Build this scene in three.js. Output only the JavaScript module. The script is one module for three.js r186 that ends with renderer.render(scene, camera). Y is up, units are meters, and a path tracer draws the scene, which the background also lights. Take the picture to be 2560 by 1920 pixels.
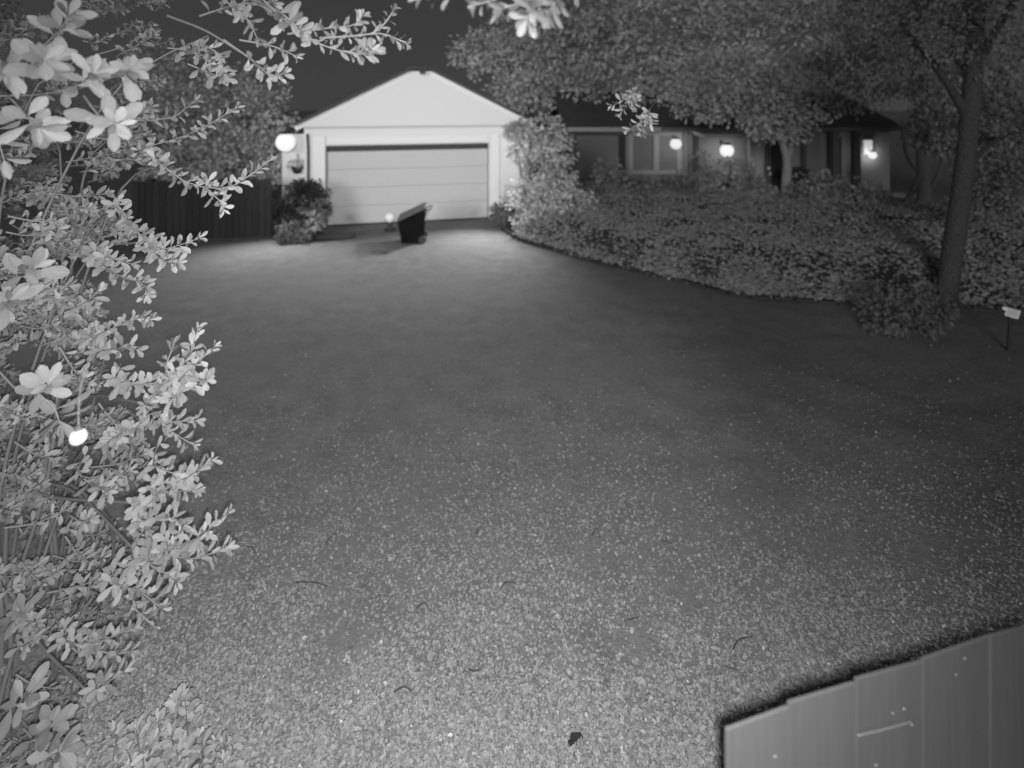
import * as THREE from 'three';
import { mergeGeometries } from 'three/addons/utils/BufferGeometryUtils.js';
import { RoundedBoxGeometry } from 'three/addons/geometries/RoundedBoxGeometry.js';
import { ImprovedNoise } from 'three/addons/math/ImprovedNoise.js';

/* ------------------------------------------------------------------ camera, sky, lights, exposure */
const F = 1300, HOR = 250, CX = 1280, EYE = 3.4;           // focal length, horizon and centre in photo pixels; eye height in metres
const scene = new THREE.Scene();
const FULL_H = 2 * (1920 - HOR);
const camera = new THREE.PerspectiveCamera(2 * Math.atan(FULL_H / 2 / F) * 180 / Math.PI, 2560 / FULL_H, 0.05, 400);
camera.position.set(0, EYE, 0);
camera.lookAt(0, EYE, -10);
camera.setViewOffset(2560, FULL_H, 0, FULL_H / 2 - HOR, 2560, 1920);   // a level camera with a dropped lens
camera.updateProjectionMatrix();
camera.focus = 2.5; camera.userData.fStop = 0.8;            // far things are soft, as in the photograph
scene.add(camera);

const renderer = new THREE.WebGLRenderer({ antialias: true });
renderer.setSize(1024, 768);
renderer.toneMapping = THREE.LinearToneMapping;
renderer.toneMappingExposure = 1;
renderer.shadowMap.enabled = true;

{ // night sky: nearly black, a little town glow low down
  const w = 64, h = 32, d = new Float32Array(w * h * 4);
  for (let j = 0; j < h; j++) for (let i = 0; i < w; i++) {
    const el = (j + 0.5) / h * 180 - 90;
    const v = 0.036 + 0.016 * Math.exp(-Math.max(0, el) / 14);
    d.set([v, v, v, 1], (j * w + i) * 4);
  }
  const t = new THREE.DataTexture(d, w, h, THREE.RGBAFormat, THREE.FloatType);
  t.mapping = THREE.EquirectangularReflectionMapping; t.magFilter = t.minFilter = THREE.LinearFilter; t.needsUpdate = true;
  scene.background = t; scene.environment = t; scene.environmentIntensity = 1; scene.backgroundIntensity = 1;
}
const moon = new THREE.DirectionalLight(0xffffff, 1.12);
moon.position.set(-14, 8, 26); moon.target.position.set(0, 0, -12);
moon.castShadow = true; moon.shadow.radius = 30;
Object.assign(moon.shadow.camera, { left: -30, right: 30, top: 30, bottom: -30, near: 1, far: 90 });
scene.add(moon, moon.target);

function spot(pos, to, intensity, deg, penumbra, radius) {
  const s = new THREE.SpotLight(0xffffff, intensity, 0, deg * Math.PI / 180, penumbra, 2);
  s.position.set(...pos); s.target.position.set(...to); s.castShadow = true; s.shadow.radius = radius;
  scene.add(s, s.target); return s;
}
// an added spot, with no lamp of its own, brightens the garage front; the infrared lamp of the pole camera, just below the lens, lights what is near
spot([4, 9, 16], [-2.4, 3.0, -14], 1640, 11, 1, 10);
spot([0.02, EYE - 0.018, 0.02], [-2.7, EYE - 7.2, -10], 86, 59, 1, 1);

/* ------------------------------------------------------------------ helpers */
function rng(seed) { let a = seed >>> 0; return () => { a = (a + 0x6D2B79F5) | 0; let t = Math.imul(a ^ (a >>> 15), 1 | a); t = (t + Math.imul(t ^ (t >>> 7), 61 | t)) ^ t; return ((t ^ (t >>> 14)) >>> 0) / 4294967296; }; }
const perlin = new ImprovedNoise();
const noise = (x, y, z = 0) => perlin.noise(x + 31.7, y + 17.3, z + 5.1);
const V = (x, y, z) => new THREE.Vector3(x, y, z);
const at = (px, py, z) => V((px - CX) / F * z, EYE - (py - HOR) / F * z, -z);
const gnd = (px, py) => { const z = F * EYE / (py - HOR); return V((px - CX) / F * z, 0, -z); };
const used = {};
function numbered(n) { const k = used[n] = (used[n] ?? -1) + 1; return k ? `${n}_${String(k).padStart(3, '0')}` : n; }
function tag(o, label, category, group, kind) { if (label) o.userData.label = label; if (category) o.userData.category = category; if (group) o.userData.group = group; if (kind) o.userData.kind = kind; return o; }
function thing(name, label, category, pos = [0, 0, 0], turn = 0, group) { const o = new THREE.Group(); o.name = numbered(name); o.position.set(...pos); o.rotation.y = turn; scene.add(o); return tag(o, label, category, group); }
function mesh(name, geo, mat, parent) { const m = new THREE.Mesh(Array.isArray(geo) ? mergeGeometries(geo.map(g => g.index ? g.toNonIndexed() : g)) : geo, mat); m.name = parent ? name : numbered(name); m.castShadow = m.receiveShadow = true; (parent || scene).add(m); return m; }
const box = (w, h, d, x = 0, y = 0, z = 0, r = 0.01) => new RoundedBoxGeometry(w, h, d, 1, Math.min(r, w / 2.2, h / 2.2, d / 2.2)).translate(x, y, z);
const gray = v => new THREE.Color().setRGB(v, v, v);
const std = (v, rough = 0.8, o = {}) => new THREE.MeshStandardMaterial({ color: gray(v), roughness: rough, ...o });

function grayTexture(n, fn, repeat) { // fn(u,v) -> grey 0..1, tiling is up to fn
  const d = new Uint8Array(n * n * 4);
  for (let j = 0; j < n; j++) for (let i = 0; i < n; i++) { const v = Math.max(0, Math.min(255, Math.round(fn(i / n, j / n) * 255))); d.set([v, v, v, 255], (j * n + i) * 4); }
  const t = new THREE.DataTexture(d, n, n, THREE.RGBAFormat);
  t.wrapS = t.wrapT = THREE.RepeatWrapping; t.magFilter = t.minFilter = THREE.LinearFilter; if (repeat) t.repeat.set(...repeat); t.needsUpdate = true; return t;
}
// tiling fractal noise on a torus-like blend
function tileNoise(u, v, f, s = 0) { const a = noise(u * f, v * f, s), b = noise((u - 1) * f, v * f, s), c = noise(u * f, (v - 1) * f, s), d = noise((u - 1) * f, (v - 1) * f, s); return (a * (1 - u) + b * u) * (1 - v) + (c * (1 - u) + d * u) * v; }

/* ------------------------------------------------------------------ materials */
const litterTex = grayTexture(1024, (u, v) => {
  const n = 0.5 * tileNoise(u, v, 9, 1) + 0.35 * tileNoise(u, v, 34, 2) + 0.5 * tileNoise(u, v, 110, 3) + 0.4 * tileNoise(u, v, 240, 4);
  return 0.62 + 0.34 * n;
});
const barkTex = grayTexture(256, (u, v) => 0.6 + 0.35 * tileNoise(u * 1, v * 1, 22, 7) + 0.25 * tileNoise(u, v, 60, 8));
const boardTex = grayTexture(512, (u, v) => 0.72 + 0.18 * tileNoise(u, v, 6, 9) + 0.1 * tileNoise(u, v, 40, 10) + 0.08 * tileNoise(u, v, 150, 11));
const plankTex = grayTexture(512, (u, v) => 0.82 + 0.07 * noise(u * 26, v * 1.3, 9) + 0.1 * noise(u * 90, v * 4, 10) + 0.1 * noise(u * 5, v * 3, 11));
plankTex.offset.set(0.13, 0.5);
const leafTex = grayTexture(128, (u, v) => { const m = Math.abs(u - 0.5); const rib = Math.exp(-Math.pow(m / 0.03, 2)); const side = Math.pow(Math.max(0, Math.sin((v * 9 + m * 5) * Math.PI * 2)), 8) * 0.06; return 0.82 + 0.16 * rib + side - 0.06 * noise(u * 6, v * 6, 3); });
const phys = (v, rough, o) => new THREE.MeshPhysicalMaterial({ color: gray(v), roughness: rough, specularIntensity: 0.35, ...o });
const M = {
  ground: std(0.3, 0.95, { map: litterTex, bumpMap: litterTex, bumpScale: 0.02 }),
  white: std(0.66, 0.7), trim: std(0.72, 0.6), door: std(0.47, 0.6),
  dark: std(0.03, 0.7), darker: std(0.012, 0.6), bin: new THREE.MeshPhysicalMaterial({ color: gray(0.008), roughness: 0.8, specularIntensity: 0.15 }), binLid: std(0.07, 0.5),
  fence: std(0.06, 0.9, { map: boardTex }), shingle: std(0.1, 0.95, { map: litterTex }),
  houseWall: std(0.19, 0.9), houseTrim: std(0.3, 0.7), glass: new THREE.MeshPhysicalMaterial({ color: gray(0.15), roughness: 0.4, metalness: 0, specularIntensity: 0.6 }),
  barkDark: std(0.11, 0.95, { map: barkTex, bumpMap: barkTex, bumpScale: 0.05 }), bark: std(0.2, 0.95, { map: barkTex, bumpMap: barkTex, bumpScale: 0.03 }), barkPale: std(0.4, 0.95, { map: barkTex, bumpMap: barkTex, bumpScale: 0.02 }),
  stem: std(0.09, 0.9), twig: std(0.12, 0.8), twigDark: std(0.05, 0.9),
  crown: std(0.3, 1, { side: THREE.DoubleSide, vertexColors: true }),
  leaf: [0.115, 0.14, 0.17].map(v => phys(v, 0.8, { side: THREE.DoubleSide, map: leafTex })),
  leafPale: [0.24, 0.29, 0.34].map(v => phys(v, 0.8, { side: THREE.DoubleSide, map: leafTex })), leafMassPale: phys(0.3, 0.8, { side: THREE.DoubleSide, map: leafTex, vertexColors: true }),
  leafMass: phys(0.155, 0.8, { side: THREE.DoubleSide, map: leafTex, vertexColors: true }),
  ivy: std(0.33, 1, { side: THREE.DoubleSide }), litter: std(0.33, 0.7, { side: THREE.DoubleSide }),
  plank: std(0.3, 0.75, { map: boardTex, bumpMap: boardTex, bumpScale: 0.004 }),
  stone: std(0.2, 0.9, { map: barkTex }), pale: std(0.6, 0.6),
};
const glow = v => new THREE.MeshStandardMaterial({ color: gray(0.3), roughness: 0.6, emissive: gray(1), emissiveIntensity: v });

/* ------------------------------------------------------------------ ground */
const groundH = (x, z) => 0.05 * noise(x * 0.35, z * 0.35, 1) + 0.018 * noise(x * 1.7, z * 1.7, 2);
{
  const n = 260, pos = [], uv = [], idx = [];
  const sx = t => Math.sign(t) * (Math.abs(t) * 9 + Math.pow(Math.abs(t), 4) * 150), sz = t => -6 + Math.sign(t) * (Math.abs(t) * 9 + Math.pow(Math.abs(t), 4) * 150);
  for (let j = 0; j <= n; j++) for (let i = 0; i <= n; i++) { const x = sx(i / n * 2 - 1), z = sz(j / n * 2 - 1); pos.push(x, groundH(x, z), z); uv.push(x / 2.6, z / 2.6); }
  for (let j = 0; j < n; j++) for (let i = 0; i < n; i++) { const a = j * (n + 1) + i; idx.push(a, a + n + 1, a + 1, a + 1, a + n + 1, a + n + 2); }
  const g = new THREE.BufferGeometry(); g.setAttribute('position', new THREE.Float32BufferAttribute(pos, 3)); g.setAttribute('uv', new THREE.Float32BufferAttribute(uv, 2)); g.setIndex(idx); g.computeVertexNormals();
  tag(mesh('ground', g, M.ground), 'dark bare yard ground covered with fallen leaves and fine litter', null, null, 'structure');
}

/* ------------------------------------------------------------------ foliage builders */
function leafGeometry(W, bend, fold, obovate) { // one leaf along +y, 1 long, face to +z
  const rows = [0, 0.12, 0.35, 0.6, 0.82, 0.95, 1], hw = obovate ? [0.03, 0.06, 0.3, 0.48, 0.47, 0.24, 0] : [0.03, 0.2, 0.44, 0.48, 0.32, 0.12, 0];
  const pos = [], uv = [], idx = [];
  rows.forEach((t, r) => { const h = hw[r] * W; for (const s of [-1, 0, 1]) { pos.push(s * h, t, -bend * t * t + Math.abs(s) * h * fold); uv.push(0.5 + s * 0.5 * hw[r] / 0.5, t); } });
  for (let r = 0; r < rows.length - 1; r++) for (let k = 0; k < 2; k++) { const a = r * 3 + k; idx.push(a, a + 1, a + 3, a + 1, a + 4, a + 3); }
  const g = new THREE.BufferGeometry(); g.setAttribute('position', new THREE.Float32BufferAttribute(pos, 3)); g.setAttribute('uv', new THREE.Float32BufferAttribute(uv, 2)); g.setIndex(idx); g.computeVertexNormals(); return g;
}
const LEAVES = [leafGeometry(0.37, 0.14, 0.3, true), leafGeometry(0.42, 0.26, 0.4, true), leafGeometry(0.33, -0.1, 0.35, false), leafGeometry(0.4, 0.38, 0.2, true)];
function basis(pos, dir, up, len, wide = 1) { // matrix for a leaf: y along dir, z near up
  const y = dir.clone().normalize(), x = y.clone().cross(up).normalize(); if (x.lengthSq() < 0.1) x.set(1, 0, 0);
  const z = x.clone().cross(y).normalize();
  return new THREE.Matrix4().makeBasis(x.multiplyScalar(len * wide), y.multiplyScalar(len), z.multiplyScalar(len)).setPosition(pos);
}
function merged(list) { // [{geo, m, tone}] -> one geometry with vertex colours
  const P = [], N = [], U = [], C = [], I = []; const v = new THREE.Vector3(), nm = new THREE.Matrix3(); let base = 0;
  for (const { geo, m, tone } of list) {
    const p = geo.attributes.position, n = geo.attributes.normal, u = geo.attributes.uv; nm.getNormalMatrix(m);
    for (let i = 0; i < p.count; i++) { v.fromBufferAttribute(p, i).applyMatrix4(m); P.push(v.x, v.y, v.z); v.fromBufferAttribute(n, i).applyMatrix3(nm).normalize(); N.push(v.x, v.y, v.z); U.push(u.getX(i), u.getY(i)); C.push(tone, tone, tone); }
    for (let i = 0; i < geo.index.count; i++) I.push(base + geo.index.getX(i)); base += p.count;
  }
  const g = new THREE.BufferGeometry();
  g.setAttribute('position', new THREE.Float32BufferAttribute(P, 3)); g.setAttribute('normal', new THREE.Float32BufferAttribute(N, 3)); g.setAttribute('uv', new THREE.Float32BufferAttribute(U, 2)); g.setAttribute('color', new THREE.Float32BufferAttribute(C, 3)); g.setIndex(I); return g;
}
function limb(points, r0, r1, sides = 7, segs) { // tapered bent tube
  const c = new THREE.CatmullRomCurve3(points), n = segs || Math.max(4, points.length * 4), fr = c.computeFrenetFrames(n, false), pos = [], uv = [], nor = [], idx = [];
  const len = c.getLength();
  for (let i = 0; i <= n; i++) { const p = c.getPointAt(i / n), r = r0 + (r1 - r0) * i / n; for (let k = 0; k <= sides; k++) { const a = k / sides * Math.PI * 2, d = fr.normals[i].clone().multiplyScalar(Math.cos(a)).addScaledVector(fr.binormals[i], Math.sin(a)); pos.push(p.x + d.x * r, p.y + d.y * r, p.z + d.z * r); nor.push(d.x, d.y, d.z); uv.push(k / sides, i / n * len / Math.max(0.1, r0 * 6)); } }
  for (let i = 0; i < n; i++) for (let k = 0; k < sides; k++) { const a = i * (sides + 1) + k, b = a + sides + 1; idx.push(a, a + 1, b, a + 1, b + 1, b); }
  const g = new THREE.BufferGeometry(); g.setAttribute('position', new THREE.Float32BufferAttribute(pos, 3)); g.setAttribute('normal', new THREE.Float32BufferAttribute(nor, 3)); g.setAttribute('uv', new THREE.Float32BufferAttribute(uv, 2)); g.setIndex(idx); return g;
}
// crown: clumps of small leaves spread through ellipsoid lobes. lobes: [[x,y,z, rx,ry,rz], ...]
const SMALL = leafGeometry(0.5, 0.15, 0.2, false);
const SMALL_SIMPLE = (() => { const g = new THREE.BufferGeometry(); g.setAttribute('position', new THREE.Float32BufferAttribute([0, 0, 0, 0.26, 0.5, 0.06, -0.26, 0.5, 0.06, 0, 1, -0.08], 3)); g.setAttribute('uv', new THREE.Float32BufferAttribute([0.5, 0, 1, 0.5, 0, 0.5, 0.5, 1], 2)); g.setIndex([0, 1, 2, 1, 3, 2]); g.computeVertexNormals(); return g; })();
function crownGeometry(lobes, clumps, per, leaf, clumpR, seed, tone = 1, detailed = false) {
  const r = rng(seed), list = [], gsn = () => (r() + r() + r() - 1.5) / 0.75;
  for (const [x, y, z, rx, ry, rz] of lobes) for (let i = 0; i < clumps; i++) {
    const d = V(gsn(), gsn(), gsn()).normalize(), k = 0.45 + 0.6 * Math.sqrt(r()) + 0.25 * noise(d.x * 2.2 + x, d.y * 2.2 + y, d.z * 2.2 + z);
    const c = V(x + d.x * rx * k, y + d.y * ry * k, z + d.z * rz * k), t0 = tone * (0.7 + 0.6 * r());
    for (let j = 0; j < per; j++) {
      const o = V(gsn(), gsn() * 0.7, gsn()).multiplyScalar(clumpR * 0.6), out = o.clone().normalize().addScaledVector(d, 0.6).add(V(gsn() * 0.5, gsn() * 0.5 - 0.2, gsn() * 0.5));
      list.push({ geo: detailed ? SMALL : SMALL_SIMPLE, m: basis(c.clone().add(o), out, V(gsn() * 0.8, 1, gsn() * 0.8 + 0.5), leaf * (0.65 + 0.7 * r())), tone: t0 * (0.9 + 0.2 * r()) });
    }
  }
  return merged(list);
}
function tree(name, label, base, spec, group) { // spec: {trunk:[pts],r0,r1,limbs:[[pts,r0,r1]],lobes,clumps,per,leaf,clumpR,seed,tone,bark}
  const t = thing(name, label, 'tree', [base.x, base.y, base.z], 0, group), L = p => p.map(q => q.clone().sub(base));
  mesh('trunk', limb(L(spec.trunk), spec.r0, spec.r1, 10, 14), spec.bark || M.bark, t);
  for (const [pts, a, b] of spec.limbs || []) mesh('limb', limb(L(pts), a, b), spec.bark || M.bark, t);
  for (let i = 0; i < (spec.roots || 0); i++) { const a = i / spec.roots * 6.28 + 0.5, c = Math.cos(a), q = Math.sin(a), R0 = spec.r0; mesh('root', limb([V(c * R0 * 0.5, 0.5, q * R0 * 0.5), V(c * R0 * 0.85, 0.2, q * R0 * 0.85), V(c * R0 * 1.5, 0.03, q * R0 * 1.5), V(c * R0 * 2.3, -0.06, q * R0 * 2.3)], 0.07, 0.03, 7), spec.bark || M.bark, t); }
  const lobes = spec.lobes.map(([px, py, z, rx, ry, rz]) => { const c = at(px, py, z).sub(base); return [c.x, c.y, c.z, rx, ry, rz]; });
  tag(mesh('crown', crownGeometry(lobes, spec.clumps, spec.per, spec.leaf, spec.clumpR, spec.seed, spec.tone), M.crown, t), null, null, null, 'stuff');
  return t;
}
function shrub(name, label, category, base, lobes, o) {
  const t = thing(name, label, category, [base.x, base.y, base.z], 0, o.group), r = rng(o.seed);
  const stems = []; for (let i = 0; i < (o.stems || 5); i++) { const l = lobes[i % lobes.length]; stems.push(limb([V((r() - 0.5) * 0.1, 0, (r() - 0.5) * 0.1), V(l[0] * 0.6 + (r() - 0.5) * 0.2, l[1] * 0.5, l[2] * 0.6), V(l[0] + (r() - 0.5) * l[3], l[1] + l[4] * 0.5, l[2] + (r() - 0.5) * l[5])], o.stemR || 0.02, 0.006, 5)); }
  mesh('stem', stems, M.bark, t);
  tag(mesh('foliage', crownGeometry(lobes, o.clumps, o.per, o.leaf, o.clumpR, o.seed, o.tone, o.detailed), M.crown, t), null, null, null, 'stuff');
  return t;
}

/* ------------------------------------------------------------------ garage */
const GT = 12.3 * Math.PI / 180, G0 = V(-4.99, 0, -13.94);
const gPoint = (x, y, z) => V(x * Math.cos(GT) + z * Math.sin(GT), y, -x * Math.sin(GT) + z * Math.cos(GT)).add(G0);
{
  const t = thing('garage', 'white gabled garage with a wide pale double door beside the drive', 'garage', G0.toArray(), GT);
  const L = -0.55, R = 5.6, C = 2.5, top = 4.2, flat = 0.3, sl = 0.5, eave = top - sl * (R - C - flat), deep = 6;
  // front wall with gable and door opening
  const s = new THREE.Shape(); s.moveTo(L, 0); s.lineTo(0, 0); s.lineTo(0, 2.17); s.lineTo(4.42, 2.17); s.lineTo(4.42, 0); s.lineTo(R, 0); s.lineTo(R, eave); s.lineTo(C + flat, top); s.lineTo(C - flat, top); s.lineTo(L, eave); s.closePath();
  const fg = new THREE.ExtrudeGeometry(s, { depth: 0.16, bevelEnabled: false }); fg.translate(0, 0, -0.16);
  mesh('front_wall', fg, M.white, t);
  for (const x of [L + 0.08, R - 0.08]) mesh('side_wall', box(0.16, eave - 0.02, deep, x, eave / 2 - 0.01, -0.163 - deep / 2), M.white, t);
  mesh('back_wall', box(R - L - 0.34, eave - 0.02, 0.16, (L + R) / 2, eave / 2 - 0.01, -0.16 - deep + 0.08), M.white, t);
  // roof slopes with rake boards
  const slopeLen = Math.hypot(R + 0.2 - C - flat, sl * (R + 0.2 - C - flat)), ang = Math.atan(sl);
  for (const d of [-1, 1]) {
    const mid = (flat + (R + 0.2 - C)) / 2, g = box(slopeLen, 0.07, deep + 0.3, 0, 0, 0, 0.01); g.rotateZ(-d * ang); g.translate(C + d * mid, top + 0.05 - sl * (mid - flat), -deep / 2 + 0.02);
    mesh('roof_slope', g, M.shingle, t);
    const rk = box(slopeLen - 0.05, 0.15, 0.012, 0, 0, 0, 0.003); rk.rotateZ(-d * ang); rk.translate(C + d * mid, top - 0.06 - sl * (mid - flat), 0.0085); mesh('rake_board', rk, M.trim, t);
  }
  mesh('downpipe', limb([V(-0.46, 2.5, 0.06), V(-0.44, 2.1, 0.05), V(-0.44, 1.0, 0.05), V(-0.44, 0.1, 0.05)], 0.035, 0.035, 8), std(0.06, 0.7), t);
  mesh('ridge_cap', box(flat * 2 + 0.1, 0.06, deep + 0.3, C, top + 0.07, -deep / 2 + 0.02), M.shingle, t);
  mesh('gable_vent', box(0.16, 0.1, 0.06, C + 0.05, top - 0.02, 0.17), M.dark, t);
  mesh('frieze_board', box(R - L, 0.06, 0.02, (L + R) / 2, 2.66, 0.0125), std(0.45, 0.8), t);
  mesh('door_post', box(0.27, 2.44, 0.09, 4.58, 1.22, 0.048), M.trim, t);
  mesh('door_post', box(0.3, 2.44, 0.05, -0.16, 1.22, 0.028), M.trim, t);
  mesh('lintel_board', box(4.36, 0.2, 0.05, 2.21, 2.3, 0.028), M.trim, t);
  mesh('header_shade_strip', box(4.4, 0.16, 0.05, 2.21, 2.09, -0.05), M.dark, t);  // dark strip set in place of the shade under the lintel
  const d = new THREE.Group(); d.name = 'garage_door'; t.add(d);
  for (let i = 0; i < 4; i++) {
    const g = [box(4.38, 0.495, 0.045, 2.21, 0.262 + i * 0.5, -0.1, 0.006)];
    for (let k = 0; k < 8; k++) g.push(box(0.42, 0.3, 0.012, 0.33 + k * 0.537, 0.262 + i * 0.5, -0.077, 0.005));
    mesh('door_panel', g, M.door, d);
  }
  mesh('door_seal', box(4.38, 0.04, 0.03, 2.21, 0.02, -0.09), M.dark, d);
}
function globeLamp(name, label, pos, r, emit, cd, back, group, turn = 0) {
  const t = thing(name, label, 'lamp', pos.toArray(), turn, group);
  mesh('globe', new THREE.SphereGeometry(r, 24, 16), glow(emit), t);
  mesh('cap', new THREE.CylinderGeometry(r * 0.45, r * 0.6, r * 0.3, 16).translate(0, r * 1.02, 0), M.dark, t);
  mesh('bracket', [box(0.03, 0.03, back, 0, r * 1.1, -back / 2), box(0.1, 0.16, 0.02, 0, r * 1.0, -back + 0.011)], M.dark, t);
  const p = new THREE.PointLight(0xffffff, cd, 0, 2); p.castShadow = true; p.shadow.radius = r * 50; t.add(p);
  return t;
}
{ // low pale wing wall that carries the corner lamp
  const t = thing('wing_wall', 'pale narrow wing wall between the board fence and the garage, behind the big lamp', 'wall', gPoint(-1.15, 0, -0.3).toArray(), GT);
  mesh('panel', box(0.59, 2.42, 0.1, 0.295, 1.21, 0), M.white, t); mesh('coping', box(0.66, 0.06, 0.16, 0.31, 2.452, 0), M.trim, t);
}
const lampA = gPoint(-0.98, 2.3, 0.14), lampB = gPoint(5.3, 2.0, 0.3);
globeLamp('wall_lamp', 'big glowing globe lamp on the left corner of the white garage', lampA, 0.245, 0.8, 9, 0.38, 'globe lamps on the garage', GT);
globeLamp('wall_lamp', 'globe lamp on the garage right of the door, behind the pale climbing bush', lampB, 0.12, 0.5, 0.4, 0.3, 'globe lamps on the garage', GT);
spot(gPoint(-1.02, 2.04, 0.8).toArray(), gPoint(-0.9, 0, 4.2).toArray(), 38, 62, 1, 8);
spot(gPoint(4.75, 2.3, 0.85).toArray(), gPoint(2.7, 0, 3.9).toArray(), 72, 46, 1, 8);

/* ------------------------------------------------------------------ things before the garage */
{ // bin
  const b = gnd(1033, 602), t = thing('trash_bin', 'black tapered bin with tilted lid standing before the garage door', 'bin', b.toArray(), 0.1);
  const w0 = 0.25, w1 = 0.33, d0 = 0.22, d1 = 0.28, hl = 0.52, hr = 0.72;
  const pts = [[-w0, 0, d0], [w0, 0, d0], [w0, 0, -d0], [-w0, 0, -d0], [-w1, hl, d1], [w1 * 0.92, hr, d1], [w1 * 0.92, hr, -d1], [-w1, hl, -d1]];
  const f = [[0, 1, 5, 4], [1, 2, 6, 5], [2, 3, 7, 6], [3, 0, 4, 7], [3, 2, 1, 0], [4, 5, 6, 7]], pos = [];
  for (const q of f) for (const k of [0, 1, 2, 0, 2, 3]) pos.push(...pts[q[k]]);
  const g = new THREE.BufferGeometry(); g.setAttribute('position', new THREE.Float32BufferAttribute(pos, 3)); g.computeVertexNormals();
  mesh('body', g, M.bin, t);
  const ang = Math.atan2(hr - hl, w1 * 1.92), len = 0.72;
  const lid = box(len, 0.07, 0.62, 0, 0, 0, 0.025); lid.rotateZ(ang + 0.12); lid.translate(-0.02, (hl + hr) / 2 + 0.085, 0); mesh('lid', lid, M.binLid, t);
  mesh('rim', [box(len * 0.96, 0.035, 0.03, 0, 0, 0, 0.01).rotateZ(ang).translate(-0.01, (hl + hr) / 2 + 0.0, d1 + 0.016)], M.bin, t);
  mesh('handle', limb([V(0.28, 0.74, -0.2), V(0.42, 0.8, -0.2), V(0.42, 0.8, 0.2), V(0.28, 0.74, 0.2)], 0.016, 0.016, 6, 20), M.binLid, t);
  for (const s of [-1, 1]) mesh('wheel', new THREE.CylinderGeometry(0.09, 0.09, 0.05, 20).rotateX(Math.PI / 2).translate(0.24, 0.09, s * 0.25), M.dark, t);
  const c = thing('cardboard_scrap', 'pale flat scraps leaning out of the black bin', 'cardboard', [b.x + 0.33, 0.55, b.z + 0.05], 0.2);
  for (const [x, y, rz, w] of [[0.02, 0.05, -0.55, 0.05], [0.09, 0.1, -0.5, 0.07], [-0.05, 0.0, -0.85, 0.04]]) mesh('strip', box(w, 0.42, 0.015, 0, 0.1, 0, 0.004).rotateZ(rz).translate(x, y, x), std(0.45, 0.8), c);
}
{ // white ball on a dark foot by the door
  const p = at(975, 543, 13.6), t = thing('garden_ball', 'white round ball on a dark foot left of the black bin', 'ornament', [p.x, 0, p.z]);
  mesh('ball', new THREE.SphereGeometry(0.14, 24, 16).translate(0, p.y, 0), std(0.85, 0.35), t);
  mesh('foot', new THREE.LatheGeometry([[0, 0], [0.15, 0], [0.16, 0.03], [0.07, 0.07], [0.05, Math.max(0.1, p.y - 0.12)], [0, Math.max(0.1, p.y - 0.12)]].map(a => new THREE.Vector2(...a)), 18), M.dark, t);
}
{ // dark stain-like flat stone on the drive
  const p = gnd(945, 632); const g = new THREE.SphereGeometry(0.16, 14, 8); g.scale(1.2, 0.12, 0.7); g.translate(p.x, 0.01, p.z);
  tag(mesh('flat_stone', g, std(0.12, 0.95)), 'small dark flat stone lying on the drive before the bin', 'stone');
}
// plants left of the garage door
const SH = (name, label, px, py, lobes, o) => { const b = gnd(px, py); return shrub(name, label, o.cat || 'shrub', b, lobes, o); };
SH('dark_shrub', 'dark tall shrub against the left end of the garage wall', 750, 588, [[0, 0.45, -0.1, 0.5, 0.5, 0.35], [0.32, 0.85, -0.1, 0.32, 0.42, 0.3], [-0.22, 0.82, -0.1, 0.36, 0.42, 0.3], [0.05, 1.0, -0.1, 0.4, 0.3, 0.3]], { clumps: 60, per: 14, leaf: 0.1, clumpR: 0.16, seed: 21, tone: 0.09 });
SH('rosette_plant', 'pale leafy rosette plant left of the garage door post', 792, 585, [[0, 0.75, 0.2, 0.22, 0.2, 0.2], [0.1, 0.55, 0.2, 0.15, 0.15, 0.15]], { clumps: 16, per: 10, leaf: 0.14, clumpR: 0.1, seed: 22, tone: 0.6, cat: 'plant' });
SH('pale_plant', 'small pale plant low beside the dark shrub at the garage', 783, 594, [[0, 0.3, 0.15, 0.16, 0.24, 0.14]], { clumps: 14, per: 10, leaf: 0.14, clumpR: 0.1, seed: 23, tone: 0.8, cat: 'plant' });
SH('mound_plant', 'rounded grey plant mound in front of the dark fence end', 728, 602, [[0, 0.2, 0, 0.34, 0.22, 0.26], [0.28, 0.14, 0.05, 0.2, 0.15, 0.2]], { clumps: 36, per: 12, leaf: 0.09, clumpR: 0.1, seed: 24, tone: 0.4, cat: 'plant' });
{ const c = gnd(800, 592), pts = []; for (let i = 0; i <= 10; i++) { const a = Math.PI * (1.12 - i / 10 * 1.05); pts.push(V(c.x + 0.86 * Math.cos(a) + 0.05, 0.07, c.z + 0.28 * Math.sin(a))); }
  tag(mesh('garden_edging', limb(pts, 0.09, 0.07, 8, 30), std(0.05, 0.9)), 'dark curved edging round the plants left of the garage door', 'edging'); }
{ const p = gPoint(-0.72, 1.62, -0.24), t = thing('hanging_basket', 'small wall basket of pale leaves under the glowing garage lamp', 'basket', p.toArray());
  mesh('bowl', new THREE.LatheGeometry([[0, -0.2], [0.09, -0.17], [0.14, -0.06], [0.15, 0]].map(a => new THREE.Vector2(...a)), 16).translate(0, 0, 0.12), M.dark, t);
  mesh('hook', limb([V(0, 0, 0), V(0, 0.28, 0.02), V(0, 0.34, 0.12), V(0, 0.02, 0.12)], 0.008, 0.008, 5), M.dark, t);
  tag(mesh('foliage', crownGeometry([[0, 0.08, 0.12, 0.2, 0.14, 0.12]], 14, 9, 0.08, 0.07, 25, 1.2), M.crown, t), null, null, null, 'stuff'); }
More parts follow.
